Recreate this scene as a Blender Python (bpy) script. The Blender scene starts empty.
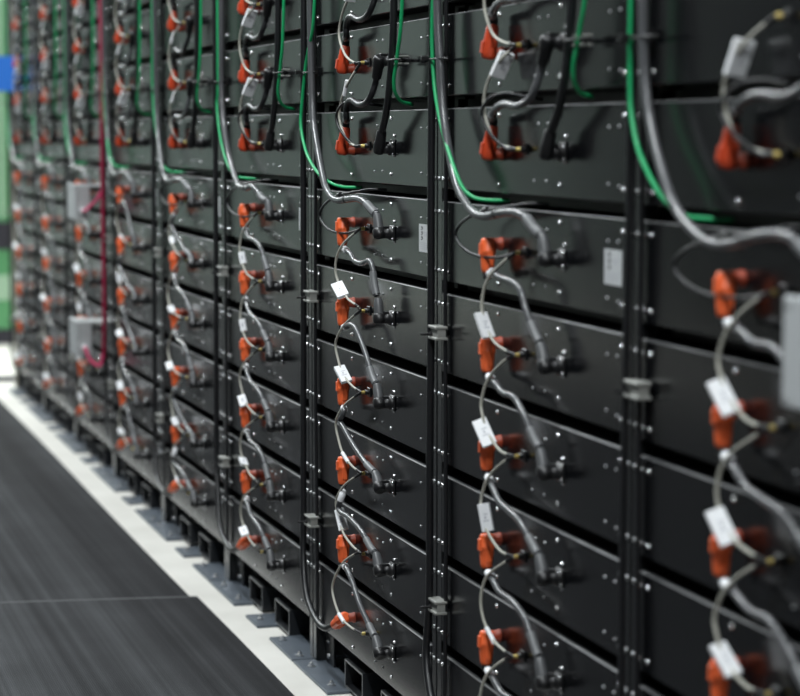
import bpy, bmesh, math, random
from mathutils import Vector, Matrix, Quaternion
random.seed(7)
SC = bpy.context.scene
COL = SC.collection
W = 1.1125           # rack pitch along the row
H = 0.2              # module pitch
B0 = 0.1             # height of the lowest shelf
NR = 9               # racks in the row
NROW = 11

# ------------------------------------------------------------------ materials
def new_mat(name):
    m = bpy.data.materials.new(name); m.use_nodes = True
    nt = m.node_tree
    return m, nt, nt.nodes['Principled BSDF']

def mat(name, col, rough=0.5, metal=0.0, spec=0.5, noise=None, bump=None, coat=0.0, vary=0.0):
    m, nt, b = new_mat(name)
    b.inputs['Base Color'].default_value = (*col, 1)
    b.inputs['Roughness'].default_value = rough
    b.inputs['Metallic'].default_value = metal
    b.inputs['Specular IOR Level'].default_value = spec
    b.inputs['Coat Weight'].default_value = coat
    tc = nt.nodes.new('ShaderNodeTexCoord')
    if vary:
        n = nt.nodes.new('ShaderNodeTexNoise'); n.inputs['Scale'].default_value = noise or 8
        n.inputs['Detail'].default_value = 4
        nt.links.new(tc.outputs['Object'], n.inputs['Vector'])
        mx = nt.nodes.new('ShaderNodeMix'); mx.data_type = 'RGBA'
        mx.inputs[6].default_value = (*[c * (1 - vary) for c in col], 1)
        mx.inputs[7].default_value = (*[min(1, c * (1 + vary)) for c in col], 1)
        nt.links.new(n.outputs['Fac'], mx.inputs[0]); nt.links.new(mx.outputs[2], b.inputs['Base Color'])
    if bump:
        sc, st = bump
        n2 = nt.nodes.new('ShaderNodeTexNoise'); n2.inputs['Scale'].default_value = sc
        nt.links.new(tc.outputs['Object'], n2.inputs['Vector'])
        bp = nt.nodes.new('ShaderNodeBump'); bp.inputs['Strength'].default_value = st
        bp.inputs['Distance'].default_value = 0.002
        nt.links.new(n2.outputs['Fac'], bp.inputs['Height']); nt.links.new(bp.outputs['Normal'], b.inputs['Normal'])
    return m

M = {}
M['panel'] = mat('charcoal_powder_coat', (0.0042, 0.0046, 0.0055), 0.2, 0, 0.48, noise=3, vary=0.12, bump=(220, 0.03))
M['body'] = mat('dark_sheet_steel', (0.022, 0.023, 0.025), 0.45)
M['edge'] = mat('panel_lip_highlight', (0.055, 0.057, 0.06), 0.55, 0.0)
M['edge_bright'] = mat('panel_lip_highlight_bright', (0.125, 0.13, 0.135), 0.5, 0.0)
M['post'] = mat('rack_post_coat', (0.016, 0.017, 0.018), 0.25, 0, 0.5)
M['shelf'] = mat('shelf_coat', (0.075, 0.066, 0.058), 0.5)
M['base'] = mat('base_black_coat', (0.013, 0.0145, 0.017), 0.38)
M['base_edge'] = mat('base_cut_edge', (0.17, 0.175, 0.18), 0.35, 0.5)
M['plate'] = mat('blue_grey_plate', (0.10, 0.12, 0.145), 0.42, 0.35, noise=14, vary=0.3)
M['bolt'] = mat('zinc_bolt', (0.82, 0.83, 0.84), 0.26, 1.0)
M['slot'] = mat('dull_rivet', (0.45, 0.46, 0.47), 0.35, 0.8)
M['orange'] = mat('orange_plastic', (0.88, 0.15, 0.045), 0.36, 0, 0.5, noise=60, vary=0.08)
M['orange_shaded'] = mat('shaded_orange_plastic', (0.54, 0.060, 0.019), 0.36, 0, 0.5, noise=60, vary=0.08)  # darker copy of orange: shading of the upper plugs put into the colour
M['orange_dark'] = mat('shadowed_orange_spigot', (0.33, 0.045, 0.016), 0.45)  # shadow on the plug spigot, put into the colour
M['black'] = mat('black_plastic', (0.011, 0.011, 0.012), 0.38)
M['cable_black'] = mat('black_cable_sheath', (0.010, 0.0105, 0.012), 0.36, 0, 0.5)
M['cable_grey'] = mat('grey_conduit', (0.082, 0.085, 0.09), 0.26, 0, 0.8, bump=(400, 0.15))
M['shrink'] = mat('grey_shrink_sleeve', (0.16, 0.165, 0.17), 0.42)
M['shrink_dark'] = mat('dark_grey_sleeve', (0.085, 0.088, 0.092), 0.4)
M['signal'] = mat('beige_grey_sheath', (0.46, 0.45, 0.39), 0.45)
M['white'] = mat('white_tag', (0.86, 0.87, 0.89), 0.5)
M['ink'] = mat('dark_ink', (0.05, 0.05, 0.06), 0.6)
M['ink2'] = mat('grey_ink', (0.50, 0.51, 0.55), 0.6)
M['label'] = mat('pale_sticker', (0.58, 0.60, 0.61), 0.45)
M['yellow'] = mat('yellow_tip', (0.60, 0.46, 0.13), 0.35, 0.2)
M['green'] = mat('green_sheath', (0.012, 0.36, 0.125), 0.38)
M['red'] = mat('crimson_sheath', (0.33, 0.012, 0.055), 0.42)
M['pink'] = mat('pink_red_sheath', (0.72, 0.05, 0.17), 0.42)
M['zinc'] = mat('grey_zinc_clamp', (0.30, 0.305, 0.285), 0.45, 0.2)
M['box'] = mat('light_grey_enclosure', (0.40, 0.415, 0.42), 0.4, noise=5, vary=0.04)
M['box_lid'] = mat('pale_grey_lid', (0.50, 0.52, 0.53), 0.42)
M['gpost'] = mat('green_paint', (0.11, 0.36, 0.15), 0.4, noise=2, vary=0.1)
M['gpale'] = mat('pale_green_and_highlight', (0.40, 0.60, 0.42), 0.45)
M['blue'] = mat('blue_sheet', (0.03, 0.23, 0.85), 0.45)
M['dark'] = mat('dark_opening', (0.03, 0.028, 0.04), 0.5)
M['cream'] = mat('cream_edge', (0.50, 0.49, 0.42), 0.5)

def floor_mat():
    m, nt, b = new_mat('pale_epoxy_floor')
    tc = nt.nodes.new('ShaderNodeTexCoord')
    n = nt.nodes.new('ShaderNodeTexNoise'); n.inputs['Scale'].default_value = 5; n.inputs['Detail'].default_value = 6
    nt.links.new(tc.outputs['Object'], n.inputs['Vector'])
    r = nt.nodes.new('ShaderNodeValToRGB')
    r.color_ramp.elements[0].position = 0.3; r.color_ramp.elements[0].color = (0.60, 0.585, 0.54, 1)
    r.color_ramp.elements[1].position = 0.7; r.color_ramp.elements[1].color = (0.70, 0.685, 0.64, 1)
    nt.links.new(n.outputs['Fac'], r.inputs['Fac']); nt.links.new(r.outputs['Color'], b.inputs['Base Color'])
    b.inputs['Roughness'].default_value = 0.5
    return m
M['floor'] = floor_mat()

def rubber_mat():
    # black rubber runner: fine ribs along its length, pale dusty wheel streaks
    m, nt, b = new_mat('ribbed_rubber')
    N = nt.nodes; Lk = nt.links
    tc = N.new('ShaderNodeTexCoord')
    def noise(scale, sx, sy, detail=3):
        mp = N.new('ShaderNodeMapping'); mp.inputs['Scale'].default_value = (sx, sy, 1)
        Lk.new(tc.outputs['Object'], mp.inputs['Vector'])
        n = N.new('ShaderNodeTexNoise'); n.inputs['Scale'].default_value = scale; n.inputs['Detail'].default_value = detail
        Lk.new(mp.outputs['Vector'], n.inputs['Vector']); return n
    broad = noise(1.0, 0.10, 7.0, 2)
    fine = noise(1.0, 0.25, 45.0, 3)
    spots = noise(3.0, 1, 1, 6)
    r1 = N.new('ShaderNodeValToRGB')
    r1.color_ramp.elements[0].position = 0.35; r1.color_ramp.elements[0].color = (0.019, 0.0195, 0.0215, 1)
    r1.color_ramp.elements[1].position = 0.72; r1.color_ramp.elements[1].color = (0.066, 0.069, 0.073, 1)
    Lk.new(broad.outputs['Fac'], r1.inputs['Fac'])
    r2 = N.new('ShaderNodeValToRGB')
    r2.color_ramp.elements[0].position = 0.35; r2.color_ramp.elements[0].color = (0.80, 0.80, 0.80, 1)
    r2.color_ramp.elements[1].position = 0.75; r2.color_ramp.elements[1].color = (1.35, 1.35, 1.35, 1)
    Lk.new(fine.outputs['Fac'], r2.inputs['Fac'])
    mu = N.new('ShaderNodeMix'); mu.data_type = 'RGBA'; mu.blend_type = 'MULTIPLY'; mu.inputs[0].default_value = 1
    Lk.new(r1.outputs['Color'], mu.inputs[6]); Lk.new(r2.outputs['Color'], mu.inputs[7])
    r3 = N.new('ShaderNodeValToRGB')
    r3.color_ramp.elements[0].position = 0.3; r3.color_ramp.elements[0].color = (0.85, 0.85, 0.85, 1)
    r3.color_ramp.elements[1].position = 0.8; r3.color_ramp.elements[1].color = (1.2, 1.2, 1.2, 1)
    Lk.new(spots.outputs['Fac'], r3.inputs['Fac'])
    mu2 = N.new('ShaderNodeMix'); mu2.data_type = 'RGBA'; mu2.blend_type = 'MULTIPLY'; mu2.inputs[0].default_value = 1
    Lk.new(mu.outputs[2], mu2.inputs[6]); Lk.new(r3.outputs['Color'], mu2.inputs[7])
    Lk.new(mu2.outputs[2], b.inputs['Base Color'])
    b.inputs['Roughness'].default_value = 0.85
    b.inputs['Specular IOR Level'].default_value = 0.12
    wv = N.new('ShaderNodeTexWave'); wv.bands_direction = 'Y'; wv.inputs['Scale'].default_value = 55
    Lk.new(tc.outputs['Object'], wv.inputs['Vector'])
    bp = N.new('ShaderNodeBump'); bp.inputs['Strength'].default_value = 0.35; bp.inputs['Distance'].default_value = 0.002
    Lk.new(wv.outputs['Fac'], bp.inputs['Height']); Lk.new(bp.outputs['Normal'], b.inputs['Normal'])
    return m
M['rubber'] = rubber_mat()
M['worn'] = mat('scuffed_rubber', (0.082, 0.085, 0.089), 0.8, noise=9, vary=0.35)
M['wall'] = mat('dark_unseen_wall', (0.017, 0.018, 0.020), 0.7, noise=1.5, vary=0.1)
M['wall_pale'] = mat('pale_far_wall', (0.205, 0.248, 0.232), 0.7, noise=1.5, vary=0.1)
M['ceil'] = mat('grey_ceiling', (0.09, 0.095, 0.095), 0.8, noise=1.0, vary=0.1)
def emis(name, col, s):
    m, nt, b = new_mat(name)
    b.inputs['Emission Color'].default_value = (*col, 1); b.inputs['Emission Strength'].default_value = s
    b.inputs['Base Color'].default_value = (0.8, 0.8, 0.8, 1)
    return m
M['tube_light'] = emis('lit_tube', (0.93, 0.98, 1.0), 9.0)

# ------------------------------------------------------------------ mesh builder
class MB:
    def __init__(s): s.v = []; s.f = []; s.m = []; s.sm = []; s.mats = []
    def mi(s, m):
        if m not in s.mats: s.mats.append(m)
        return s.mats.index(m)
    def add(s, verts, faces, m, smooth=False):
        o = len(s.v); i = s.mi(m)
        s.v += [tuple(v) for v in verts]
        for f in faces:
            s.f.append([o + k for k in f]); s.m.append(i); s.sm.append(smooth)
        return s
    def box(s, x0, x1, y0, y1, z0, z1, m, bev=0.0, seg=1, mtx=None):
        bm = bmesh.new(); bmesh.ops.create_cube(bm, size=1)
        for v in bm.verts:
            v.co = Vector(((x0 + x1) / 2 + v.co.x * (x1 - x0), (y0 + y1) / 2 + v.co.y * (y1 - y0), (z0 + z1) / 2 + v.co.z * (z1 - z0)))
        if bev: bmesh.ops.bevel(bm, geom=list(bm.edges), offset=bev, segments=seg, profile=0.5, affect='EDGES')
        if mtx is not None: bmesh.ops.transform(bm, matrix=mtx, verts=bm.verts)
        bm.verts.index_update()
        s.add([v.co.copy() for v in bm.verts], [[v.index for v in f.verts] for f in bm.faces], m)
        bm.free(); return s
    def tube(s, pts, rad, m, seg=8, caps=True):
        """sweep; rad a number or one per point"""
        P = [Vector(p) for p in pts]; n = len(P)
        R = rad if isinstance(rad, (list, tuple)) else [rad] * n
        T = []
        for i in range(n):
            t = P[min(n - 1, i + 1)] - P[max(0, i - 1)]
            T.append(t.normalized() if t.length > 1e-9 else (T[-1] if T else Vector((0, 0, 1))))
        a = Vector((0, 0, 1)) if abs(T[0].z) < 0.9 else Vector((0, 1, 0))
        u = T[0].cross(a).normalized(); vs = []; fs = []
        for i in range(n):
            if i:
                q = T[i - 1].rotation_difference(T[i]); u = (q @ u); u = (u - T[i] * u.dot(T[i])).normalized()
            w = T[i].cross(u)
            for k in range(seg):
                an = 2 * math.pi * k / seg
                vs.append(P[i] + (u * math.cos(an) + w * math.sin(an)) * R[i])
        for i in range(n - 1):
            for k in range(seg):
                k2 = (k + 1) % seg
                fs.append([i * seg + k, i * seg + k2, (i + 1) * seg + k2, (i + 1) * seg + k])
        s.add(vs, fs, m, True)
        if caps:
            s.add(vs[:seg], [list(range(seg))[::-1]], m); s.add(vs[-seg:], [list(range(seg))], m)
        return s
    def cyl(s, p0, p1, r, m, seg=12, r2=None):
        return s.tube([p0, p1], [r, r if r2 is None else r2], m, seg)
    def obj(s, name, parent=None):
        me = bpy.data.meshes.new(name)
        me.from_pydata([tuple(v) for v in s.v], [], s.f)
        for m in s.mats: me.materials.append(M[m])
        me.polygons.foreach_set('material_index', s.m); me.polygons.foreach_set('use_smooth', s.sm)
        me.update()
        bm = bmesh.new(); bm.from_mesh(me); bmesh.ops.recalc_face_normals(bm, faces=bm.faces); bm.to_mesh(me); bm.free()
        o = bpy.data.objects.new(name, me); COL.objects.link(o)
        if parent is not None: o.parent = parent
        return o

def smooth(pts, n=6):
    """Catmull-Rom through pts"""
    P = [Vector(p) for p in pts]; P = [P[0] * 2 - P[1]] + P + [P[-1] * 2 - P[-2]]
    out = []
    for i in range(1, len(P) - 2):
        a, b, c, d = P[i - 1:i + 3]
        for k in range(n):
            t = k / n
            out.append(0.5 * ((2 * b) + (c - a) * t + (2 * a - 5 * b + 4 * c - d) * t * t + (3 * b - a - 3 * c + d) * t ** 3))
    out.append(P[-2]); return out

def tag(o, label, cat, group=None, kind=None):
    if label: o['label'] = label
    if cat: o['category'] = cat
    if group: o['group'] = group
    if kind: o['kind'] = kind
    return o
def empty(name, loc=(0, 0, 0)):
    o = bpy.data.objects.new(name, None); COL.objects.link(o); o.location = loc; o.empty_display_size = 0.05; return o
def structure(o, name=None):
    o['kind'] = 'structure'; return o
def dup(root, loc):
    c = root.copy(); COL.objects.link(c); c.location = loc
    for k in ('label', 'category', 'group'):
        if k in c: del c[k]
    for ch in root.children:
        d = ch.copy(); COL.objects.link(d); d.parent = c
        for g in ch.children:
            e = g.copy(); COL.objects.link(e); e.parent = d
    return c

ORD = ['first', 'second', 'third', 'fourth', 'fifth', 'sixth', 'seventh', 'eighth', 'ninth', 'tenth', 'eleventh']
RACK = ['nearest rack', 'second-nearest rack', 'third-nearest rack', 'fourth-nearest rack', 'middle rack', 'fourth-farthest rack', 'third-farthest rack', 'second-farthest rack', 'farthest rack']
def rowtxt(r): return 'bottom row' if r == 0 else f'{ORD[r]} row up'
def P0(n, r=0): return Vector((-n * W, 0, B0 + H * r))
# rows worth building per rack (the photo frame cuts the near racks)
ROWS = {0: range(0, 8), 1: range(0, 9), 2: range(0, 10), 3: range(0, 10), 4: range(0, 10), 5: range(0, 10), 6: range(0, 11), 7: range(0, 11), 8: range(0, 11)}

# ------------------------------------------------------------------ setting
XF = -20.0
structure(MB().box(XF, 8, -4.2, 3.2, -0.2, 0, 'floor').obj('floor'))
structure(MB().box(-12.0, 8, -4.4, -4.2, 0, 4.6, 'wall').obj('wall_left'))  # unseen near stretch, kept dark so the near panels reflect little
structure(MB().box(XF, -12.0, -4.4, -4.2, 0, 4.6, 'wall_pale').obj('wall_left_reflected'))  # unseen pale stretch, split off to lighten the reflections in farther panels
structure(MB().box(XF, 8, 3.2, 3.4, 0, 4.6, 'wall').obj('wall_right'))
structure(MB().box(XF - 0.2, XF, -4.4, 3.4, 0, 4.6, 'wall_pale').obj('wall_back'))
structure(MB().box(XF, 8, -4.4, 3.4, 4.6, 4.8, 'ceil').obj('ceiling'))

# rubber runners on the aisle floor: two lengths, the near one lapping over the far one
def runner(x0, x1, y1, z0, th, wavy, seed, skew=0):
    rnd = random.Random(seed); mb = MB()
    n = 60; ys = []
    for i in range(n + 1):
        t = i / n; ys.append(y1 + wavy * (math.sin(t * 9 + seed) * 0.5 + math.sin(t * 23 + seed * 2) * 0.3))
    top = []; bot = []
    for i in range(n + 1):
        x = x0 + (x1 - x0) * i / n
        top += [(x, -3.6, z0 + th), (x, ys[i] - 0.004, z0 + th), (x, ys[i], z0 + th * 0.4), (x, ys[i], z0)]
    fs = []
    for i in range(n):
        for k in range(3):
            a = i * 4 + k; fs.append([a, a + 1, a + 5, a + 4])
    mb.add(top, fs, 'rubber')
    if skew:
        top = [(x + skew * (y - y1) * max(0, 1 - (x - x0)), y, z) for x, y, z in top]
        mb.v[:] = top
    e0 = [top[0], top[1], top[2], top[3], (top[0][0], -3.6, z0)]
    e1 = [top[-4], top[-3], top[-2], top[-1], (x1, -3.6, z0)]
    mb.add(e0, [[0, 1, 2, 3, 4]], 'rubber'); mb.add(e1, [[0, 1, 2, 3, 4]], 'rubber')
    o = mb.obj('rubber_mat')
    if skew:
        eb = MB(); a, b = Vector(top[0]), Vector(top[1]); u = Vector((0.014, 0, 0)); up = Vector((0, 0, 0.0004))
        eb.add([a + up, b + up, b + up + u, a + up + u], [[0, 1, 2, 3]], 'worn'); eb.obj('worn_edge', o)['label'] = 'scuffed pale lip of the mat'
    return o
o = runner(-3.09, 6.0, -0.143, 0.0051, 0.007, 0.006, 3, 0.146)
tag(o, 'black ribbed rubber floor mat nearest the camera, its end lapping over another mat', 'mat', 'rubber mats along the aisle')
o = runner(-19.0, -2.2, -0.157, 0.0, 0.005, 0.008, 8)
tag(o, 'dusty dark grey rubber floor mat running to the far end of the aisle', 'mat', 'rubber mats along the aisle')

# ------------------------------------------------------------------ battery module
def bolt(mb, x, z, r=0.0046, h=0.0035, m='bolt', y=0.0):
    mb.tube([(x, y, z), (x, y - h * 0.6, z), (x, y - h, z)], [r, r, r * 0.55], m, 8)
    return mb
def make_module():
    body = MB().box(0.037, 1.077, 0.0042, 0.55, 0.0142, 0.1858, 'body', 0.001)
    root = body.obj('battery_module')
    fp = MB()
    fp.box(0.038, 1.076, 0.0, 0.004, 0.0145, 0.1855, 'panel', 0.0012)
    for xa, xb, mm in ((0.040, 0.757, 'edge'), (0.759, 1.074, 'edge_bright')):     # chamfered upper lip, its highlight put into the colour in two tones
        fp.add([(xa, -0.0003, 0.1848), (xb, -0.0003, 0.1848), (xb, 0.0020, 0.1868), (xa, 0.0020, 0.1868), (xa, 0.0020, 0.1848), (xb, 0.0020, 0.1848)],
               [[0, 1, 2, 3], [0, 4, 5, 1], [0, 3, 4], [1, 5, 2], [3, 2, 5, 4]], mm)
    for x in (0.046, 0.078): bolt(fp, x, 0.163); bolt(fp, x + 0.001, 0.035)
    for z in (0.164, 0.036): bolt(fp, 1.066, z)
    for x, z in ((0.757, 0.168), (0.757, 0.038), (0.411, 0.170), (0.411, 0.031)): bolt(fp, x, z, 0.0045, 0.0035)
    for x, z in ((0.785, 0.128), (0.785, 0.082)): bolt(fp, x, z, 0.004, 0.004)
    for x, z in ((0.618, 0.043), (0.685, 0.044), (0.997, 0.145), (1.045, 0.146), (0.997, 0.045), (1.047, 0.042), (0.64, 0.152), (0.69, 0.152)):
        bolt(fp, x, z, 0.0027, 0.0025, 'slot')
    fp.obj('front_panel', root)
    so = MB()
    so.box(0.558, 0.584, -0.003, 0.0, 0.092, 0.114, 'black', 0.001)
    so.tube([(0.571, -0.003, 0.103), (0.571, -0.012, 0.103), (0.571, -0.0125, 0.103)], [0.0065, 0.0065, 0.0045], 'black', 10)
    so.obj('signal_socket', root)
    for x, z, mm in ((0.45, None, 'orange'), (0.775, 0.1, 'black')):
        pass
    return root
def label_mesh():
    mb = MB()
    x0, x1, z0, z1 = 0.982, 1.062, 0.069, 0.131
    mb.box(x0, x1, -0.0009, -0.0001, z0, z1, 'label')
    def q(a, b, c, d, m):   # fractions across and down the sticker
        X0 = x0 + (x1 - x0) * a; X1 = x0 + (x1 - x0) * b; Z1 = z1 - (z1 - z0) * c; Z0 = z1 - (z1 - z0) * d
        mb.add([(X0, -0.0011, Z0), (X1, -0.0011, Z0), (X1, -0.0011, Z1), (X0, -0.0011, Z1)], [[0, 1, 2, 3]], m)
    # three dark pictograms down the left side
    for k, c in enumerate((0.08, 0.26, 0.44)):
        q(0.22, 0.36, c, c + 0.05, 'ink'); q(0.30, 0.38, c + 0.04, c + 0.10, 'ink'); q(0.20, 0.32, c + 0.09, c + 0.13, 'ink')
    for k in range(3): q(0.48, 0.88 - 0.08 * k, 0.27 + 0.06 * k, 0.30 + 0.06 * k, 'ink2')
    for k in range(4): q(0.12, 0.9 - 0.1 * (k % 2), 0.66 + 0.07 * k, 0.685 + 0.07 * k, 'ink2')
    return mb
# power sockets: where plugs seat, upper strings have them lower on the panel
def add_sockets(root, upper):
    ze = 0.092 if upper else 0.113
    mb = MB()
    mb.box(0.757, 0.793, -0.004, 0.0, 0.083, 0.119, 'black', 0.002); mb.obj('power_socket', root)
PROTO = {}
lo = make_module(); add_sockets(lo, False); PROTO['low'] = lo
up = make_module(); add_sockets(up, True); PROTO['up'] = up
st = make_module(); add_sockets(st, False); lb = label_mesh().obj('rating_label', st); lb['label'] = 'pale rating sticker with three dark pictograms'; PROTO['st'] = st
used = set()
for n in range(NR):
    for r in ROWS[n]:
        k = 'st' if r == 5 else ('low' if r < 5 else 'up')
        pr = PROTO[k]
        if k in used: o = dup(pr, P0(n, r))
        else: used.add(k); o = pr; o.location = P0(n, r)
        if r == 5: t = f'charcoal battery module with pale rating sticker, {rowtxt(r)}, {RACK[n]}'
        elif r < 5: t = f'charcoal battery module with downward orange plug, {rowtxt(r)}, {RACK[n]}'
        else: t = f'charcoal battery module with upward orange plug, {rowtxt(r)}, {RACK[n]}'
        tag(o, t, 'battery module', 'battery modules in the racks')

# ------------------------------------------------------------------ racks
def make_rack(rows):
    root = empty('battery_rack')
    ztop = 2.36
    for x0, x1 in ((0.004, 0.034), (W - 0.034, W - 0.004)):
        mb = MB()
        mb.box(x0, x1, 0.001, 0.03, 0.008, ztop, 'post', 0.0015)
        x = 0.012 if x0 < 0.5 else W - 0.012
        for r in range(11):
            for dz in (0.163, 0.035): bolt(mb, x + 0.004 * (1 if x0 < .5 else -1), B0 + H * r + dz, 0.0046, 0.0035, 'slot', 0.001)
        mb.obj('upright', root)
        MB().box(x0, x1, 0.53, 0.56, 0.008, ztop, 'post').obj('upright', root)
    for r in range(12):
        mb = MB()
        mb.box(0.034, W - 0.034, 0.060, 0.075, B0 + H * r - 0.010, B0 + H * r + 0.008, 'shelf', 0.001)
        mb.box(0.034, W - 0.034, 0.075, 0.53, B0 + H * r + 0.006, B0 + H * r + 0.0142, 'shelf')
        mb.obj('shelf', root)
    MB().box(0.0, W, 0.555, 0.565, 0.01, ztop, 'base').obj('back_panel', root)
    # base: two hollow runners open to the aisle, plates on the floor
    for x0, x1 in ((0.325, 0.495), (0.66, 0.835)):
        mb = MB(); z1 = 0.082; t = 0.006
        for a in ((x0, x0 + t, 0.008, z1), (x1 - t, x1, 0.008, z1), (x0 + t, x1 - t, z1 - t, z1), (x0 + t, x1 - t, 0.008, 0.008 + t)):
            mb.box(a[0], a[1], 0.003, 0.5, a[2], a[3], 'base')
            mb.box(a[0] + 0.0006, a[1] - 0.0006, 0.002, 0.003, a[2] + 0.0006, a[3] - 0.0006, 'base_edge')
        mb.obj('base_runner', root)
    MB().box(0.0, W, 0.10, 0.13, 0.008, 0.088, 'base').obj('base_beam', root)
    for x0, x1 in ((0.012, 0.37), (0.53, 0.685), (0.835, W - 0.004)):
        mb = MB(); mb.box(x0, x1, -0.057, 0.14, 0.0, 0.008, 'plate', 0.0012)
        xs = (0.092, 0.302) if x0 < 0.1 else ((0.60,) if x0 < 0.6 else (0.878, 1.076))
        for x in xs:
            mb.cyl((x, -0.028, 0.008), (x, -0.028, 0.0105), 0.011, 'slot', 10)
            mb.cyl((x, -0.028, 0.0105), (x, -0.028, 0.0165), 0.0070, 'bolt', 6)
            mb.cyl((x, -0.028, 0.0165), (x, -0.028, 0.0205), 0.0038, 'bolt', 8)
        mb.obj('foot_plate', root)
    mb = MB(); mb.box(0.034, 0.125, 0.026, 0.032, 0.008, 0.095, 'base', 0.001)
    for z in (0.03, 0.072): bolt(mb, 0.078, z, 0.0068, 0.006, 'slot', 0.026)
    mb.obj('foot_bracket', root)
    return root
rk = make_rack(11)
for n in range(NR):
    o = rk if n == 0 else dup(rk, (0, 0, 0))
    o.location = (-n * W, 0, 0)
    tag(o, f'black steel frame on floor plates holding battery modules, {RACK[n]}', 'rack', 'battery racks in a row')
mb = MB(); mb.box(-NR * W + W - 0.014, -NR * W + W, -0.012, 0.56, 0.008, 2.36, 'cream', 0.001)
o = mb.obj('end_panel'); tag(o, 'pale end panel closing the far end of the battery row', 'panel')
o.location = (-0.002, 0, 0)

# ------------------------------------------------------------------ plugs and cables
def ring_profile(mb, pts, rads, m, seg=14): return mb.tube(pts, rads, m, seg)

def orange_plug(parent, kind):
    """elbow plug: spigot into the panel, body hanging (low), standing (up) or slanting off to a post (base)"""
    ze = 0.092 if kind == 'up' else 0.113
    s = Vector((0.431, -0.0003, ze)); e = Vector((0.431, -0.029, ze))
    d = {'low': Vector((0.03, -0.03, -1)), 'up': Vector((0.10, 0.12, 1)), 'base': Vector((-0.8, -0.15, -0.42))}[kind].normalized()
    L = 0.058 if kind != 'base' else 0.064
    OC = 'orange_shaded' if kind == 'up' else 'orange'
    mb = MB()
    # spigot
    mb.tube([s, s + Vector((0, -0.004, 0)), s + Vector((0, -0.006, 0)), s + Vector((0, -0.020, 0))], [0.0135, 0.0135, 0.0118, 0.0118], 'orange_dark', 14)
    # head block, chamfered
    back = e - d * 0.0125
    if kind == 'up':
        prof = [(0.0, .008), (.002, .0135), (.008, .0155), (.018, .0155), (.03, .0145), (.048, .0128), (.056, .0115), (.058, .009)]
    else:
        prof = [(0.0, .009), (.0018, .0135), (.006, .0152), (.022, .0152), (.024, .0166), (.029, .0166), (.031, .0152), (.046, .0142), (.060, .0128), (.066, .0118), (.068, .0095)]
    sc = (L + 0.012) / prof[-1][0]
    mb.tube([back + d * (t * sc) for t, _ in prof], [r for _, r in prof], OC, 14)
    # latch tab on the aisle side and two ribs
    side = Vector((0, -1, 0)); side = (side - d * side.dot(d)).normalized(); lat = d.cross(side)
    rot = Matrix((lat, side, d)).transposed().to_4x4(); rot.translation = e + d * 0.010 + side * 0.0145
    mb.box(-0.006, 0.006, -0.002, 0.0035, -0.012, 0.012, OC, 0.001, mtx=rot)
    rot2 = rot.copy(); rot2.translation = e + d * 0.030
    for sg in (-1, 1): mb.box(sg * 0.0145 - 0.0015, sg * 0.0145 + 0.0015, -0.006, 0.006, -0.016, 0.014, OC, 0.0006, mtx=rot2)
    o = mb.obj('orange_plug', parent)
    nb = MB(); p = back + d * (prof[-1][0] * sc)
    nb.tube([p - d * 0.004, p + d * 0.012], [0.0098, 0.0088], 'black', 12); nb.obj('boot', o)
    return p + d * 0.010

def black_plug(parent, toward, z=0.101, short=False):
    """black elbow plug seated at the right of a module, body pointing along `toward`"""
    s = Vector((0.775, -0.004, z)); e = Vector((0.775, -0.034, z)); d = Vector(toward).normalized()
    mb = MB()
    mb.tube([s, s + Vector((0, -0.007, 0)), s + Vector((0, -0.008, 0)), s + Vector((0, -0.020, 0)), e], [0.0165, 0.0165, 0.013, 0.0125, 0.0125], 'black', 14)
    back = e - d * 0.012
    L = 0.062 if z < 0.0 else 0.056
    if short:      # squat cup with a grey sleeve above it
        mb.tube([back, back + d * .002, back + d * .008, back + d * .021, back + d * .023], [.009, .0138, .0152, .0152, .0125], 'black', 14)
        mb.tube([back + d * .021, back + d * .040, back + d * .056, back + d * .060], [.0122, .0118, .0098, .0080], 'shrink_dark', 12)
    else:
        mb.tube([back, back + d * .002, back + d * .008, back + d * .026, back + d * .03, back + d * L, back + d * (L + .003)], [.008, .0125, .0142, .0142, .0128, .0115, .0095], 'black', 14)
    mb.box(0.768, 0.782, -0.032, -0.012, z + 0.011, z + 0.0165, 'black', 0.001)
    o = mb.obj('black_plug', parent)
    nb = MB()
    for sg in (-1, 1): bolt(nb, 0.775 + 0.012, z + sg * 0.0125, 0.003, 0.003, 'bolt', -0.0045)
    nb.obj('plug_screws', o)
    return e + d * (L - 0.012)

def sheath(path, r, m, seg=9): return MB().tube(smooth(path, 6), r, m, seg)
def along(path, t):
    S = smooth(path, 8); d = [0]
    for a, b in zip(S, S[1:]): d.append(d[-1] + (b - a).length)
    x = t * d[-1]
    for i in range(len(S) - 1):
        if d[i + 1] >= x:
            f = (x - d[i]) / max(1e-9, d[i + 1] - d[i]); return S[i].lerp(S[i + 1], f), (S[i + 1] - S[i]).normalized()
    return S[-1], (S[-1] - S[-2]).normalized()
def piece(path, t0, t1, r, m, parent, name, seg=10, k=5):
    mb = MB(); mb.tube([along(path, t0 + (t1 - t0) * i / k)[0] for i in range(k + 1)], r, m, seg)
    return mb.obj(name, parent)

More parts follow.
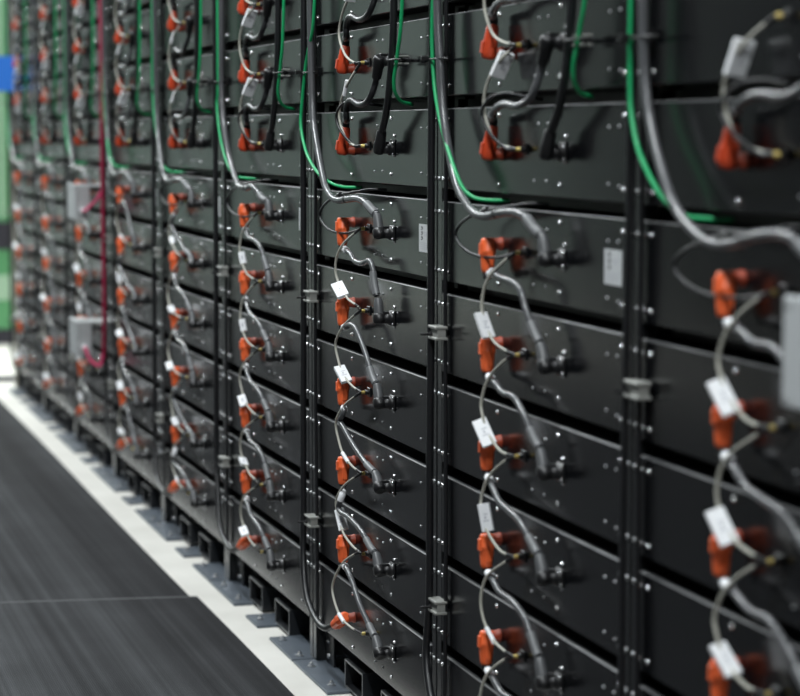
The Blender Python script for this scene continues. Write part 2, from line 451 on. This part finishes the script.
POW = [  # cable paths, module coordinates of the upper module (metres)
 [(0.481,-0.034,0.059),(0.52,-0.036,0.042),(0.581,-0.04,0.026),(0.65,-0.04,0.024),(0.703,-0.038,0.033),(0.731,-0.038,0.019),(0.743,-0.038,-0.013),(0.755,-0.038,-0.043)],
 [(0.467,-0.034,0.072),(0.509,-0.038,0.063),(0.553,-0.04,0.068),(0.589,-0.04,0.062),(0.625,-0.04,0.043),(0.675,-0.038,0.005),(0.723,-0.036,-0.041),(0.744,-0.035,-0.06)],
 [(0.451,-0.034,0.069),(0.482,-0.04,0.051),(0.476,-0.045,0.033),(0.457,-0.045,0.02),(0.486,-0.045,0.009),(0.576,-0.042,-0.027),(0.668,-0.038,-0.056),(0.715,-0.035,-0.07)],
 [(0.444,-0.034,0.058),(0.458,-0.038,0.038),(0.456,-0.044,0.018),(0.440,-0.045,-0.002),(0.474,-0.045,-0.01),(0.539,-0.045,-0.010),(0.642,-0.042,-0.026),(0.711,-0.038,-0.054),(0.73,-0.035,-0.066)],
 [(0.442,-0.034,0.064),(0.478,-0.036,0.053),(0.517,-0.038,0.043),(0.55,-0.038,0.027),(0.613,-0.038,-0.013),(0.668,-0.036,-0.039),(0.708,-0.035,-0.062)],
 [(0.456,-0.034,0.071),(0.488,-0.036,0.061),(0.523,-0.038,0.053),(0.61,-0.04,0.048),(0.655,-0.04,0.034),(0.683,-0.038,-0.003),(0.722,-0.036,-0.045)],
 [(0.46,-0.034,0.062),(0.494,-0.038,0.044),(0.553,-0.04,0.028),(0.619,-0.04,0.026),(0.679,-0.04,-0.002),(0.709,-0.038,-0.027),(0.726,-0.036,-0.046)],
 [(0.453,-0.034,0.06),(0.492,-0.04,0.034),(0.54,-0.042,0.011),(0.593,-0.042,0.002),(0.659,-0.042,-0.009),(0.707,-0.038,-0.036),(0.728,-0.036,-0.055)],
 [(0.465,-0.034,0.064),(0.489,-0.038,0.046),(0.537,-0.04,0.029),(0.613,-0.04,0.025),(0.685,-0.04,0.008),(0.721,-0.037,-0.026),(0.732,-0.035,-0.048)],
]
LOWV = {2: {5: 0, 4: 1, 3: 2, 2: 3, 1: 4}, 1: {5: 5, 4: 6, 3: 7, 2: 8, 1: 6}, 0: {5: 6, 4: 7, 3: 6, 2: 5, 1: 8}}
def make_power(v):
    root = empty('power_cable')
    p1 = orange_plug(root, 'low')
    path = POW[v]
    q = Vector((0.775, -0.034, 0.101 - H))
    end = Vector(path[-1])
    d = (end - q)
    d = Vector((d.x * 0.6, 0, max(d.z, 0.03))).normalized()
    p2 = black_plug(root, d, 0.101 - H, True)
    pts = [p1 - Vector((0, 0, -0.004)), p1] + [Vector(p) for p in path[1:-1]] + [end.lerp(p2, 0.5), p2]
    # drop crowding points
    out = [pts[0]]
    for p in pts[1:]:
        if (p - out[-1]).length > 0.008: out.append(p)
    pts = out
    c = sheath(pts, 0.0068, 'cable_grey', 10).obj('cable_sheath', root)
    b = piece(pts, 0.06, 0.13, 0.0086, 'white', root, 'cable_band'); b['label'] = 'white printed band'
    piece(pts, 0.84, 0.99, 0.0088, 'shrink', root, 'shrink_sleeve')
    return root
POWV = {}
rnd = random.Random(11)
for n in range(NR):
    for r in range(1, 6):
        v = LOWV.get(n, {}).get(r, None)
        if v is None: v = rnd.randrange(len(POW))
        if v in POWV: o = dup(POWV[v], P0(n, r))
        else: POWV[v] = o = make_power(v); o.location = P0(n, r)
        tag(o, f'grey power cable hanging below its orange plug, {rowtxt(r)}, {RACK[n]}', 'cable', 'orange-plugged power cables between modules')

# upper string: orange plug below, black plug on the module above
UPW = [
 [(0.493,-0.036,0.171),(0.5,-0.038,0.191),(0.528,-0.042,0.207),(0.572,-0.044,0.213),(0.634,-0.044,0.202),(0.694,-0.044,0.204),(0.733,-0.042,0.220)],
 [(0.472,-0.036,0.168),(0.513,-0.04,0.183),(0.57,-0.044,0.19),(0.644,-0.044,0.185),(0.699,-0.042,0.196),(0.728,-0.04,0.216)],
]
def make_upper(v):
    root = empty('power_cable')
    p1 = orange_plug(root, 'up')
    p2 = black_plug(root, (-0.042, 0, -0.07), 0.101 + H)
    pts = [p1 - Vector((0, 0, 0.003)), p1 + Vector((0, 0, 0.004))] + [Vector(p) for p in UPW[v]] + [p2 - Vector((0.012, 0, 0.016)), p2]
    sheath(pts, 0.0076, 'cable_black' if v == 0 else 'cable_grey', 10).obj('cable_sheath', root)
    b = piece(pts, 0.07, 0.15, 0.0094, 'shrink', root, 'cable_band'); b['label'] = 'light grey printed band'
    return root
UPV = {}
for n in range(NR):
    for r in range(6, max(ROWS[n])):
        v = (0 if n == 2 else 1 if n == 1 else rnd.randrange(2))
        if v in UPV: o = dup(UPV[v], P0(n, r))
        else: UPV[v] = o = make_upper(v); o.location = P0(n, r)
        tag(o, f'dark power cable rising from its orange plug, {rowtxt(r)}, {RACK[n]}', 'cable', 'orange-plugged power cables between modules')

# signal cables
SIG = [
 [(0.598,-0.016,0.103),(0.546,-0.03,0.091),(0.476,-0.04,0.062),(0.433,-0.045,0.028),(0.42,-0.045,-0.006),(0.431,-0.042,-0.033),(0.471,-0.04,-0.053),(0.511,-0.037,-0.073),(0.568,-0.03,-0.085),(0.597,-0.016,-0.093)],
 [(0.597,-0.016,0.105),(0.554,-0.03,0.093),(0.489,-0.04,0.064),(0.441,-0.045,0.032),(0.418,-0.045,0.005),(0.429,-0.042,-0.027),(0.461,-0.038,-0.063),(0.516,-0.03,-0.086),(0.587,-0.016,-0.093)],
 [(0.593,-0.016,0.107),(0.557,-0.028,0.103),(0.464,-0.04,0.061),(0.385,-0.045,-0.006),(0.395,-0.045,-0.045),(0.451,-0.042,-0.08),(0.52,-0.035,-0.091),(0.592,-0.016,-0.095)],
 [(0.599,-0.016,0.102),(0.541,-0.034,0.084),(0.477,-0.045,0.046),(0.456,-0.05,-0.001),(0.466,-0.048,-0.042),(0.498,-0.04,-0.076),(0.543,-0.032,-0.09),(0.58,-0.016,-0.095)],
 [(0.585,-0.016,0.106),(0.54,-0.034,0.087),(0.482,-0.045,0.047),(0.454,-0.05,-0.002),(0.464,-0.05,-0.031),(0.477,-0.045,-0.06),(0.525,-0.034,-0.092),(0.58,-0.016,-0.095)],
]
SIGU = [
 [(0.591,-0.016,0.103),(0.548,-0.03,0.103),(0.495,-0.038,0.122),(0.447,-0.04,0.162),(0.447,-0.04,0.196),(0.494,-0.04,0.239),(0.555,-0.034,0.277),(0.592,-0.016,0.301)],
 [(0.585,-0.016,0.103),(0.521,-0.03,0.11),(0.478,-0.036,0.126),(0.459,-0.042,0.155),(0.449,-0.045,0.185),(0.455,-0.045,0.215),(0.476,-0.042,0.244),(0.512,-0.034,0.274),(0.575,-0.016,0.301)],
]
def gold_end(parent, z, sgn):
    mb = MB()
    mb.tube([(0.571, -0.008, z), (0.571, -0.020, z), (0.571, -0.021, z)], [0.0044, 0.0044, 0.003], 'yellow', 8)
    mb.obj('connector_tip', parent)
def flag(parent, path, t, length, width, ang, off, slim=False):
    p, d = along(path, t)
    d = Vector((d.x * (0.3 if p.z > 0.104 else 0.85), d.y, d.z)).normalized()
    side = Vector((0, -1, 0)); side = (side - d * side.dot(d)).normalized()
    side = Quaternion(d, ang) @ side; nrm = d.cross(side)
    rot = Matrix((side, nrm, d)).transposed().to_4x4(); rot.translation = p
    mb = MB()
    if slim:   # wrap-round band
        mb.tube([p - d * length / 2, p + d * length / 2], 0.0052, 'white', 8)
    else:
        mb.box(off - width / 2, off + width / 2, -0.0045, 0.0045, -length / 2, length / 2, 'white', 0.0008, mtx=rot)
        for sg in (-1, 1):
            for k in range(2):
                a = off - width * 0.26; b = off + width * (0.22 - 0.1 * k); zc = length * (0.12 - 0.24 * k)
                vs = [rot @ Vector(v) for v in ((a, sg * 0.0047, zc - 0.0012), (b, sg * 0.0047, zc - 0.0012), (b, sg * 0.0047, zc + 0.0012), (a, sg * 0.0047, zc + 0.0012))]
                mb.add(vs, [[0, 1, 2, 3]], 'ink2')
            vs = [rot @ Vector(v) for v in ((off - 0.002, sg * 0.0048, -0.003), (off + 0.002, sg * 0.0048, -0.003), (off + 0.002, sg * 0.0048, 0.003), (off - 0.002, sg * 0.0048, 0.003))]
            mb.add(vs, [[0, 1, 2, 3]], 'ink2')
    o = mb.obj('label_tag', parent); o['label'] = 'white printed tag'
    return o
def make_signal(path, up, tg):
    root = empty('signal_cable')
    z2 = 0.103 + (H if up else -H)
    pts = [Vector((0.571, -0.021, 0.103))] + [Vector((p[0] - 0.012, p[1] - 0.006, p[2])) if i in (0, len(path) - 1) else Vector(p) for i, p in enumerate(path)] + [Vector((0.571, -0.021, z2))]
    pts = [pts[0]] + pts[2:-2] + [pts[-1]]
    sheath(pts, 0.0031, 'signal', 8).obj('cable_sheath', root)
    piece(pts, 0.0, 0.07, 0.0036, 'black', root, 'boot', 8)
    piece(pts, 0.93, 1.0, 0.0036, 'black', root, 'boot', 8)
    gold_end(root, 0.103, 1); gold_end(root, z2, 1)
    flag(root, pts, *tg)
    return root
TAGL = [(0.68, 0.060, 0.030, 0.35, 0.006), (0.64, 0.056, 0.028, -0.2, 0.002), (0.74, 0.040, 0.012, 0, 0, True), (0.60, 0.056, 0.024, 0.6, -0.006), (0.70, 0.058, 0.028, 0.1, 0.0)]
TAGL += [(a[0], a[1] * 0.66, a[2] * 0.8) + a[3:] for a in TAGL]
TAGU = [(0.86, 0.040, 0.03, 0.2, 0.0), (0.78, 0.054, 0.032, 0.1, -0.010), (0.72, 0.040, 0.012, 0, 0, True), (0.68, 0.056, 0.034, 0.1, -0.008)]
SLOW = {2: {5: (0, 0), 4: (1, 4), 3: (1, 2), 2: (1, 3), 1: (2, 2)}, 1: {5: (3, 1), 4: (4, 0), 3: (4, 3), 2: (3, 2), 1: (4, 0)}, 0: {5: (4, 0), 4: (3, 0), 3: (4, 4), 2: (3, 0), 1: (4, 4)}}
SP = {}
for n in range(NR):
    for r in range(1, 6):
        k = SLOW.get(n, {}).get(r) or (rnd.randrange(5), 5 + rnd.choice((0, 1, 4, 3, 2)))
        if k in SP: o = dup(SP[k], P0(n, r))
        else: SP[k] = o = make_signal(SIG[k[0]], False, TAGL[k[1]]); o.location = P0(n, r)
        tag(o, f'thin beige signal cable with white tag looping down from {rowtxt(r)}, {RACK[n]}', 'cable', 'signal cables looping between modules')
for n in range(NR):
    for r in range(6, max(ROWS[n])):
        k = (0, 0) if n == 2 and r == 7 else ((0 if n == 2 else 1), 10 + (2 if n == 2 else rnd.choice((1, 1, 2))))
        if n == 1 and r == 6: k = (1, 11)
        if n == 0: k = (1, 13)
        if k in SP and k[1] >= 10: o = dup(SP[k], P0(n, r))
        else:
            o = make_signal(SIGU[k[0]], True, TAGU[k[1] % 10]); o.location = P0(n, r)
            if k[1] >= 10: SP[k] = o
        tag(o, f'thin beige signal cable with white tag looping up from {rowtxt(r)}, {RACK[n]}', 'cable', 'signal cables looping between modules')
# black loops that leave the strings through the gap between rows
LOOP5 = [(0.571,-0.021,0.103),(0.55,-0.028,0.097),(0.492,-0.035,0.089),(0.404,-0.042,0.088),(0.335,-0.047,0.098),(0.287,-0.05,0.121),(0.312,-0.05,0.147),(0.412,-0.05,0.173),(0.511,-0.045,0.186),(0.58,-0.026,0.194),(0.608,-0.006,0.199),(0.62,0.03,0.198)]
LOOP6 = [(0.571,-0.021,0.103),(0.538,-0.03,0.105),(0.486,-0.045,0.134),(0.452,-0.05,0.165),(0.464,-0.05,0.189),(0.503,-0.045,0.206),(0.551,-0.032,0.211),(0.583,-0.012,0.205),(0.58,0.03,0.199)]
LP = {}
for n in range(NR):
    for r, path in ((5, LOOP5), (6, LOOP6)):
        if r in LP: o = dup(LP[r], P0(n, r))
        else:
            o = empty('signal_cable'); sheath(path, 0.0033, 'cable_black', 8).obj('cable_sheath', o); LP[r] = o; o.location = P0(n, r)
            if r == 5:
                piece(path, 0.72, 0.745, 0.0075, 'black', o, 'cable_tie', 8)
        tag(o, f'thin black signal cable looping from the {rowtxt(r)} into a gap, {RACK[n]}', 'cable', 'black signal loops')

# trunk cables swooping in from each post to the sixth row
SW = {0: [(0.10,-0.034,1.55),(0.105,-0.034,0.95),(0.109,-0.034,0.584),(0.11,-0.034,0.551),(0.122,-0.034,0.421),(0.158,-0.036,0.339),(0.227,-0.042,0.259),(0.287,-0.047,0.214),(0.344,-0.05,0.188),(0.4,-0.05,0.171),(0.447,-0.05,0.167),(0.506,-0.05,0.172),(0.573,-0.05,0.184),(0.638,-0.05,0.191),(0.69,-0.05,0.187),(0.725,-0.044,0.168)],
      1: [(0.10,-0.034,1.55),(0.10,-0.034,0.95),(0.105,-0.034,0.636),(0.127,-0.034,0.488),(0.149,-0.034,0.383),(0.216,-0.04,0.288),(0.285,-0.047,0.228),(0.353,-0.05,0.193),(0.41,-0.05,0.174),(0.478,-0.05,0.171),(0.562,-0.05,0.18),(0.637,-0.05,0.184),(0.696,-0.047,0.177),(0.727,-0.042,0.158)],
      2: [(0.12,-0.034,1.55),(0.125,-0.034,0.95),(0.13,-0.034,0.69),(0.144,-0.034,0.477),(0.165,-0.036,0.378),(0.228,-0.042,0.303),(0.321,-0.049,0.216),(0.358,-0.05,0.192),(0.402,-0.05,0.176),(0.464,-0.05,0.169),(0.544,-0.049,0.174),(0.632,-0.047,0.178),(0.688,-0.044,0.170),(0.731,-0.039,0.154)],
      3: [(0.15,-0.034,1.55),(0.15,-0.034,0.739),(0.145,-0.034,0.435),(0.255,-0.04,0.282),(0.401,-0.048,0.195),(0.464,-0.05,0.177),(0.558,-0.05,0.175),(0.623,-0.05,0.182),(0.68,-0.047,0.167),(0.722,-0.042,0.148)]}
def make_swoop(v):
    root = empty('trunk_cable')
    p2 = black_plug(root, (-0.020, 0, 0.05), 0.101, True)
    pts = [Vector(p) for p in SW[v]] + [p2]
    sheath(pts, 0.0088, 'cable_grey', 10).obj('cable_sheath', root)
    piece(pts, 0.965, 0.995, 0.0108, 'shrink', root, 'shrink_sleeve')
    piece(pts, 0.875, 0.879, 0.0100, 'black', root, 'cable_tie')
    return root
SWP = {}
for n in range(NR):
    v = n if n < 4 else rnd.choice((1, 2, 3))
    if v in SWP: o = dup(SWP[v], P0(n, 5))
    else: SWP[v] = o = make_swoop(v); o.location = P0(n, 5)
    tag(o, f'grey trunk cable dropping down the post and swooping to the black plug, {RACK[n]}', 'cable', 'grey trunk cables')

# upper trunk: straight up from the black plug of the seventh row
def make_trunk_up():
    root = empty('trunk_cable')
    p2 = black_plug(root, (0.028, 0, 0.05), 0.098)
    pts = [p2, Vector((0.855,-0.041,0.178)), Vector((0.895,-0.045,0.231)), Vector((0.915,-0.045,0.298)), Vector((0.93,-0.045,0.386)), Vector((0.94,-0.045,0.6)), Vector((0.945,-0.045,0.9)), Vector((0.945,-0.045,1.25))]
    sheath(pts, 0.0086, 'cable_black', 10).obj('cable_sheath', root)
    return root
t0 = make_trunk_up()
for n in range(NR):
    o = t0 if n == 0 else dup(t0, P0(n, 6)); o.location = P0(n, 6)
    tag(o, f'black trunk cable rising from its plug in the seventh row, {RACK[n]}', 'cable', 'black trunk cables in mid rack')

# green earth cables
GRN = {0: [(0.06,-0.036,1.5),(0.062,-0.036,0.9),(0.063,-0.036,0.587),(0.061,-0.036,0.488),(0.063,-0.036,0.422),(0.073,-0.038,0.372),(0.11,-0.042,0.315),(0.153,-0.044,0.277),(0.191,-0.042,0.246),(0.224,-0.035,0.221),(0.262,-0.020,0.203),(0.30,0.008,0.199),(0.33,0.03,0.199)],
       1: [(0.09,-0.036,1.5),(0.09,-0.036,0.9),(0.09,-0.036,0.658),(0.083,-0.036,0.616),(0.077,-0.036,0.532),(0.091,-0.036,0.447),(0.126,-0.038,0.383),(0.188,-0.042,0.32),(0.271,-0.047,0.258),(0.315,-0.044,0.222),(0.349,-0.033,0.204),(0.381,-0.015,0.199),(0.42,0.02,0.199)],
       2: [(0.19,-0.036,1.5),(0.19,-0.036,0.9),(0.191,-0.036,0.724),(0.168,-0.036,0.608),(0.115,-0.036,0.544),(0.086,-0.037,0.493),(0.061,-0.039,0.412),(0.061,-0.042,0.35),(0.13,-0.045,0.283),(0.247,-0.047,0.235),(0.33,-0.037,0.211),(0.385,-0.018,0.200),(0.43,0.02,0.199)],
       3: [(0.11,-0.036,1.5),(0.10,-0.036,0.9),(0.098,-0.036,0.497),(0.09,-0.038,0.42),(0.149,-0.042,0.328),(0.248,-0.045,0.252),(0.335,-0.040,0.210),(0.385,-0.018,0.200),(0.43,0.02,0.199)]}
GP = {}
for n in range(NR):
    v = n if n < 4 else rnd.choice((1, 2, 3))
    if v in GP: o = dup(GP[v], P0(n, 5))
    else: GP[v] = o = sheath(GRN[v], 0.0042, 'green', 8).obj('earth_cable'); o.location = P0(n, 5)
    tag(o, f'green earth cable running down beside the post, {RACK[n]}', 'cable', 'green earth cables beside the posts')
GM = [(1.03,-0.05,1.25),(1.03,-0.05,0.90),(1.028,-0.05,0.62),(1.022,-0.05,0.48),(1.004,-0.05,0.37),(0.982,-0.05,0.318),(0.966,-0.05,0.285),(0.95,-0.05,0.252),(0.937,-0.043,0.224),(0.915,-0.022,0.205),(0.885,0.012,0.199)]
g0 = sheath(GM, 0.0042, 'green', 8).obj('earth_cable')
for n in range(NR):
    o = g0 if n == 0 else dup(g0, P0(n, 6)); o.location = P0(n, 6)
    tag(o, f'green earth cable hanging in front of the upper modules, {RACK[n]}', 'cable', 'green earth cables in mid rack')

# return cable: down the post, round to the bottom orange plug
RETX = [0.028, 0.034, 0.01, -0.012, 0.01, -0.01, -0.01, -0.01, 0.0]
PAIRX = [0.052, 0.088, 0.076, 0.055, 0.10, 0.07, 0.07, 0.07, 0.08]
def make_ret(n):
    root = empty('return_cable'); x = RETX[n]; dx = rnd.uniform(-0.006, 0.006)
    p = orange_plug(root, 'base')
    pts = [(x, -0.020, 2.45), (x + dx, -0.020, 1.9), (x - dx, -0.022, 1.3), (x, -0.024, 0.9), (x - 0.004, -0.025, 0.62), (x + 0.004, -0.028, 0.323), (0.034, -0.034, 0.190), (0.085, -0.04, 0.112), (0.16, -0.044, 0.077), (0.25, -0.047, 0.061), (0.318, -0.047, 0.063)]
    pts = [Vector(q) for q in pts] + [p.lerp(Vector(pts[-1]), 0.35), p]
    sheath(pts, 0.0066 if n == 0 else 0.0085, 'cable_black', 10).obj('cable_sheath', root)
    return root
for n in range(NR):
    o = make_ret(n); o.location = P0(n, 0)
    tag(o, f'black return cable curling from the post to the bottom orange plug, {RACK[n]}', 'cable', 'black return cables')
# companion post cables
for n in range(NR):
    for x, rad, yy in ((PAIRX[n], 0.0046, -0.0075),):
        rr = random.Random(n)
        pts = [(x + rr.uniform(-.006, .006), yy, 0.012 + 2.44 * k / 8) for k in range(9)]
        o = MB().tube(smooth(pts, 4), rad, 'cable_black', 9).obj('post_cable'); o.location = P0(n, 0)
        tag(o, f"slim straight black cable held flat against the post, {RACK[n]}", 'cable', 'straight black post cables')

# clamps on the posts
def make_clamp():
    mb = MB()
    mb.box(0.040, 0.098, -0.033, -0.0055, 0.0090, 0.0150, 'zinc', 0.0012)
    mb.box(0.040, 0.098, -0.033, -0.0055, -0.0150, -0.0090, 'zinc', 0.0012)
    mb.box(0.044, 0.096, -0.0285, -0.0095, -0.0095, 0.0095, 'zinc', 0.0008)
    mb.box(0.060, 0.080, -0.006, -0.0005, -0.006, 0.006, 'black', 0.0008)
    o = mb.obj('cable_clamp')
    nb = MB(); nb.cyl((0.055, -0.027, -0.004), (0.055, -0.034, -0.004), 0.0055, 'black', 6); nb.cyl((0.055, -0.034, -0.004), (0.055, -0.054, -0.004), 0.0028, 'black', 8)
    nb.obj('clamp_bolt', o)
    return o
c0 = make_clamp(); first = True
for n in range(NR):
    for z, w in ((0.903, 'upper'), (0.300, 'lower')):
        o = c0 if first else dup(c0, (0, 0, 0)); first = False
        o.location = (-n * W, 0, B0 + z)
        tag(o, f'{w} grey metal cable clamp on the post, {RACK[n]}', 'clamp', 'grey cable clamps on the posts')
# tie mounts higher up
def make_tie(x0, x1, yy):
    mb = MB()
    for z in (-0.003,):
        pts = []
        for i in range(17):
            a = 2 * math.pi * i / 16
            pts.append(((x0 + x1) / 2 + math.cos(a) * (x1 - x0) / 2, yy + math.sin(a) * 0.017, z))
        mb.tube(pts, 0.0022, 'black', 6, caps=False)
    mb.box((x0 + x1) / 2 - 0.012, (x0 + x1) / 2 + 0.012, yy + 0.012, -0.0005, -0.012, 0.012, 'black', 0.001)
    mb.box((x0 + x1) / 2 - 0.004, (x0 + x1) / 2 + 0.004, yy - 0.034, yy - 0.015, -0.006, 0.003, 'black', 0.001)
    return mb.obj('cable_tie')
a0 = make_tie(-0.005, 0.155, -0.026); first = True
for n in range(NR):
    o = a0 if first else dup(a0, (0, 0, 0)); first = False
    o.location = (-n * W, 0, B0 + 1.494)
    tag(o, f'black cable tie bundling cables high on the post, {RACK[n]}', 'cable tie', 'black cable ties on the posts')
def make_clip():
    mb = MB()
    mb.box(0.914, 0.926, -0.030, -0.0005, -0.004, 0.004, 'black', 0.001)
    mb.box(0.908, 0.962, -0.042, -0.018, 0.006, 0.0105, 'zinc', 0.001)
    mb.box(0.908, 0.962, -0.042, -0.018, -0.0105, -0.006, 'zinc', 0.001)
    mb.box(0.912, 0.930, -0.034, -0.024, -0.006, 0.006, 'black', 0.001)
    o = mb.obj('cable_clip')
    nb = MB(); pts = []
    for i in range(17):
        a = 2 * math.pi * i / 16; pts.append((0.955 + math.cos(a) * 0.044, -0.048 + math.sin(a) * 0.013, 0.0))
    nb.tube(pts, 0.0022, 'black', 6, caps=False); nb.obj('tie', o)
    return o
k0 = make_clip()
for n in range(NR):
    o = k0 if n == 0 else dup(k0, (0, 0, 0)); o.location = (-n * W, 0, B0 + 1.497)
    tag(o, f'grey bracket clip holding green and black cables mid rack, {RACK[n]}', 'clip', 'cable clips in mid rack')

# ------------------------------------------------------------------ grey junction boxes
def make_jbox():
    root = empty('junction_box')
    mb = MB(); mb.box(0.851, 1.055, -0.132, -0.076, -0.072, 0.072, 'box', 0.004, 2); mb.obj('enclosure', root)
    mb = MB(); mb.box(0.848, 1.058, -0.141, -0.132, -0.074, 0.074, 'box_lid', 0.003, 2)
    for x in (0.861, 1.045):
        for z in (-0.062, 0.062): mb.cyl((x, -0.141, z), (x, -0.143, z), 0.004, 'slot', 8)
    mb.obj('lid', root)
    mb = MB()
    mb.box(0.87, 1.05, -0.076, -0.001, 0.064, 0.069, 'box', 0.001)
    mb.box(0.87, 1.05, -0.006, -0.001, 0.03, 0.066, 'box', 0.001)
    mb.obj('mounting_bracket', root)
    mb = MB(); mb.cyl((1.055, -0.108, -0.035), (1.073, -0.108, -0.035), 0.012, 'white', 10); mb.cyl((1.073, -0.108, -0.035), (1.079, -0.108, -0.035), 0.009, 'white', 10)
    mb.obj('cable_gland', root)
    return root
j0 = make_jbox()
for i, (n, z, t) in enumerate(((6, 1.049, 'upper light grey junction box with red cable, third rack from the far end'), (6, 0.482, 'lower light grey junction box with pink cable, third rack from the far end'),
                                (0, 1.047, 'large light grey junction box cut by the photo edge, nearest rack'))):
    o = j0 if i == 0 else dup(j0, (0, 0, 0)); o.location = (-n * W, 0, B0 + z)
    tag(o, t, 'junction box', 'grey junction boxes')
# crimson cable down the post beside the two boxes, with its two pink branches
root = empty('fire_alarm_cable'); root.location = (-5 * W, 0, B0)
sheath([(0.03,-0.037,2.45),(0.036,-0.037,1.862),(0.044,-0.037,1.702),(0.026,-0.037,1.141),(0.034,-0.037,0.654),(0.015,-0.037,0.487),(0.0,-0.037,0.40)], 0.0072, 'red', 8).obj('cable_sheath', root)
bx = -W + 1.079
b = sheath([(bx, -0.108, 1.014), (bx + 0.012, -0.1, 1.016), (bx + 0.022, -0.075, 1.04), (0.012, -0.055, 1.065), (0.026, -0.044, 1.09)], 0.0062, 'pink', 8).obj('branch_cable', root); b['label'] = 'pink branch into the upper grey box'
b = sheath([(bx, -0.108, 0.447), (bx + 0.015, -0.105, 0.43), (bx + 0.025, -0.09, 0.395), (0.0, -0.065, 0.375), (0.006, -0.048, 0.380), (0.012, -0.044, 0.42)], 0.0062, 'pink', 8).obj('branch_cable', root); b['label'] = 'pink branch into the lower grey box'
tag(root, 'crimson cable running down a post with pink branches to two grey boxes', 'cable')

# ------------------------------------------------------------------ far end of the aisle
XE = -8.0 * W  # end of row: x = -8.91
root = empty('machine_cabinet'); root.location = (-12.1, 0.62, 0)
MB().box(-0.5, 0.5, -0.75, 0.75, 0.10, 0.86, 'gpost', 0.01).obj('housing', root)
MB().box(0.50, 0.512, -0.70, 0.7, 0.645, 0.83, 'dark', 0.003).obj('display_opening', root)
MB().box(0.50, 0.512, -0.70, 0.7, 0.30, 0.47, 'gpale', 0.003).obj('panel_door', root)
MB().box(-0.5, 0.5, -0.75, 0.75, 0.0, 0.10, 'dark', 0.004).obj('plinth', root)
mb = MB(); mb.box(0.42, 0.50, -0.425, -0.335, 0.86, 2.9, 'gpost', 0.006); mb.box(0.50, 0.506, -0.40, -0.365, 0.86, 2.9, 'gpale', 0.001); mb.obj('frame_post', root)  # pale strip is the post's highlight, painted on
MB().box(0.42, 0.50, -0.75, -0.425, 2.16, 2.26, 'gpost', 0.006).obj('frame_rail', root)
tag(root, 'green machine cabinet with tall green frame post beyond the farthest rack', 'cabinet')

mb = MB(); mb.box(-8.745, -8.739, -0.150, -0.003, 1.66, 1.85, 'blue', 0.001); mb.box(-8.762, -8.739, -0.0045, -0.003, 1.68, 1.83, 'blue')
o = mb.obj('blue_sign'); tag(o, 'bright blue sign plate sticking out from the farthest rack', 'sign')

mb = MB()
prof = [(-0.05, 0), (-0.035, 0.022), (0.035, 0.022), (0.05, 0)]
y0, y1 = -3.6, 0.9
vs = [(x, y0, z) for x, z in prof] + [(x, y1, z) for x, z in prof]
mb.add(vs, [[0, 1, 5, 4], [1, 2, 6, 5], [2, 3, 7, 6], [0, 3, 2, 1], [4, 5, 6, 7], [3, 0, 4, 7]], 'dark')
o = mb.obj('cable_ramp'); o.location = (-9.32, 0, 0.005)
tag(o, 'black floor cable ramp crossing the aisle beyond the farthest rack', 'cable ramp')

# ------------------------------------------------------------------ lights
def fixture(x, y, z, L):
    root = empty('ceiling_light'); root.location = (x, y, z)
    MB().box(-L / 2, L / 2, -0.09, 0.09, 0.03, 0.09, 'box', 0.005).obj('housing', root)
    MB().box(-L / 2 + 0.03, L / 2 - 0.03, -0.07, 0.07, 0.0, 0.03, 'tube_light', 0.004).obj('diffuser', root)
    li = bpy.data.lights.new('tube_lamp', 'AREA'); li.shape = 'RECTANGLE'; li.size = L; li.size_y = 0.25; li.energy = POWER; li.color = (0.93, 0.98, 1.0)
    lo_ = bpy.data.objects.new('tube_lamp', li); COL.objects.link(lo_); lo_.parent = root; lo_.location = (0, 0, -0.02)
    return root
POWER = 105
for x in (-17, -14, -11, -8, -5, -2, 1, 4):
    o = fixture(x, -1.35, 4.2, 1.6)
    tag(o, 'long white ceiling light above the aisle', 'ceiling light', 'ceiling lights above the aisle')
def area(name, loc, size, sy, e, tgt, col=(1, 1, 1)):
    li = bpy.data.lights.new(name, 'AREA'); li.shape = 'RECTANGLE'; li.size = size; li.size_y = sy; li.energy = e; li.color = col
    o = bpy.data.objects.new(name, li); COL.objects.link(o); o.location = loc
    o.rotation_euler = (Vector(tgt) - Vector(loc)).to_track_quat('-Z', 'Y').to_euler(); return o
area('hall_lamp', (-13.5, -0.6, 4.1), 5, 4, 700, (-14.5, -0.4, 0), (0.95, 1.0, 0.95))

w = bpy.data.worlds.new('hall_air'); SC.world = w; w.use_nodes = True
w.node_tree.nodes['Background'].inputs[0].default_value = (0.75, 0.85, 0.8, 1)
w.node_tree.nodes['Background'].inputs[1].default_value = 0.05

# ------------------------------------------------------------------ camera
cam = bpy.data.cameras.new('camera'); co = bpy.data.objects.new('camera', cam); COL.objects.link(co)
th, pt = 0.2906, 0.0976
d = Vector((-math.cos(th) * math.cos(pt), math.sin(th) * math.cos(pt), -math.sin(pt)))
co.location = (3.4891, -1.4606, 1.435)
co.rotation_euler = d.to_track_quat('-Z', 'Y').to_euler()
cam.sensor_width = 36; cam.lens = 2200 / 800 * 36; cam.clip_start = 0.05
cam.dof.use_dof = True; cam.dof.focus_distance = 5.25; cam.dof.aperture_fstop = 2.9; cam.dof.aperture_blades = 0
SC.camera = co
SC.view_settings.view_transform = 'Standard'; SC.view_settings.look = 'None'
SC.view_settings.exposure = 0.0
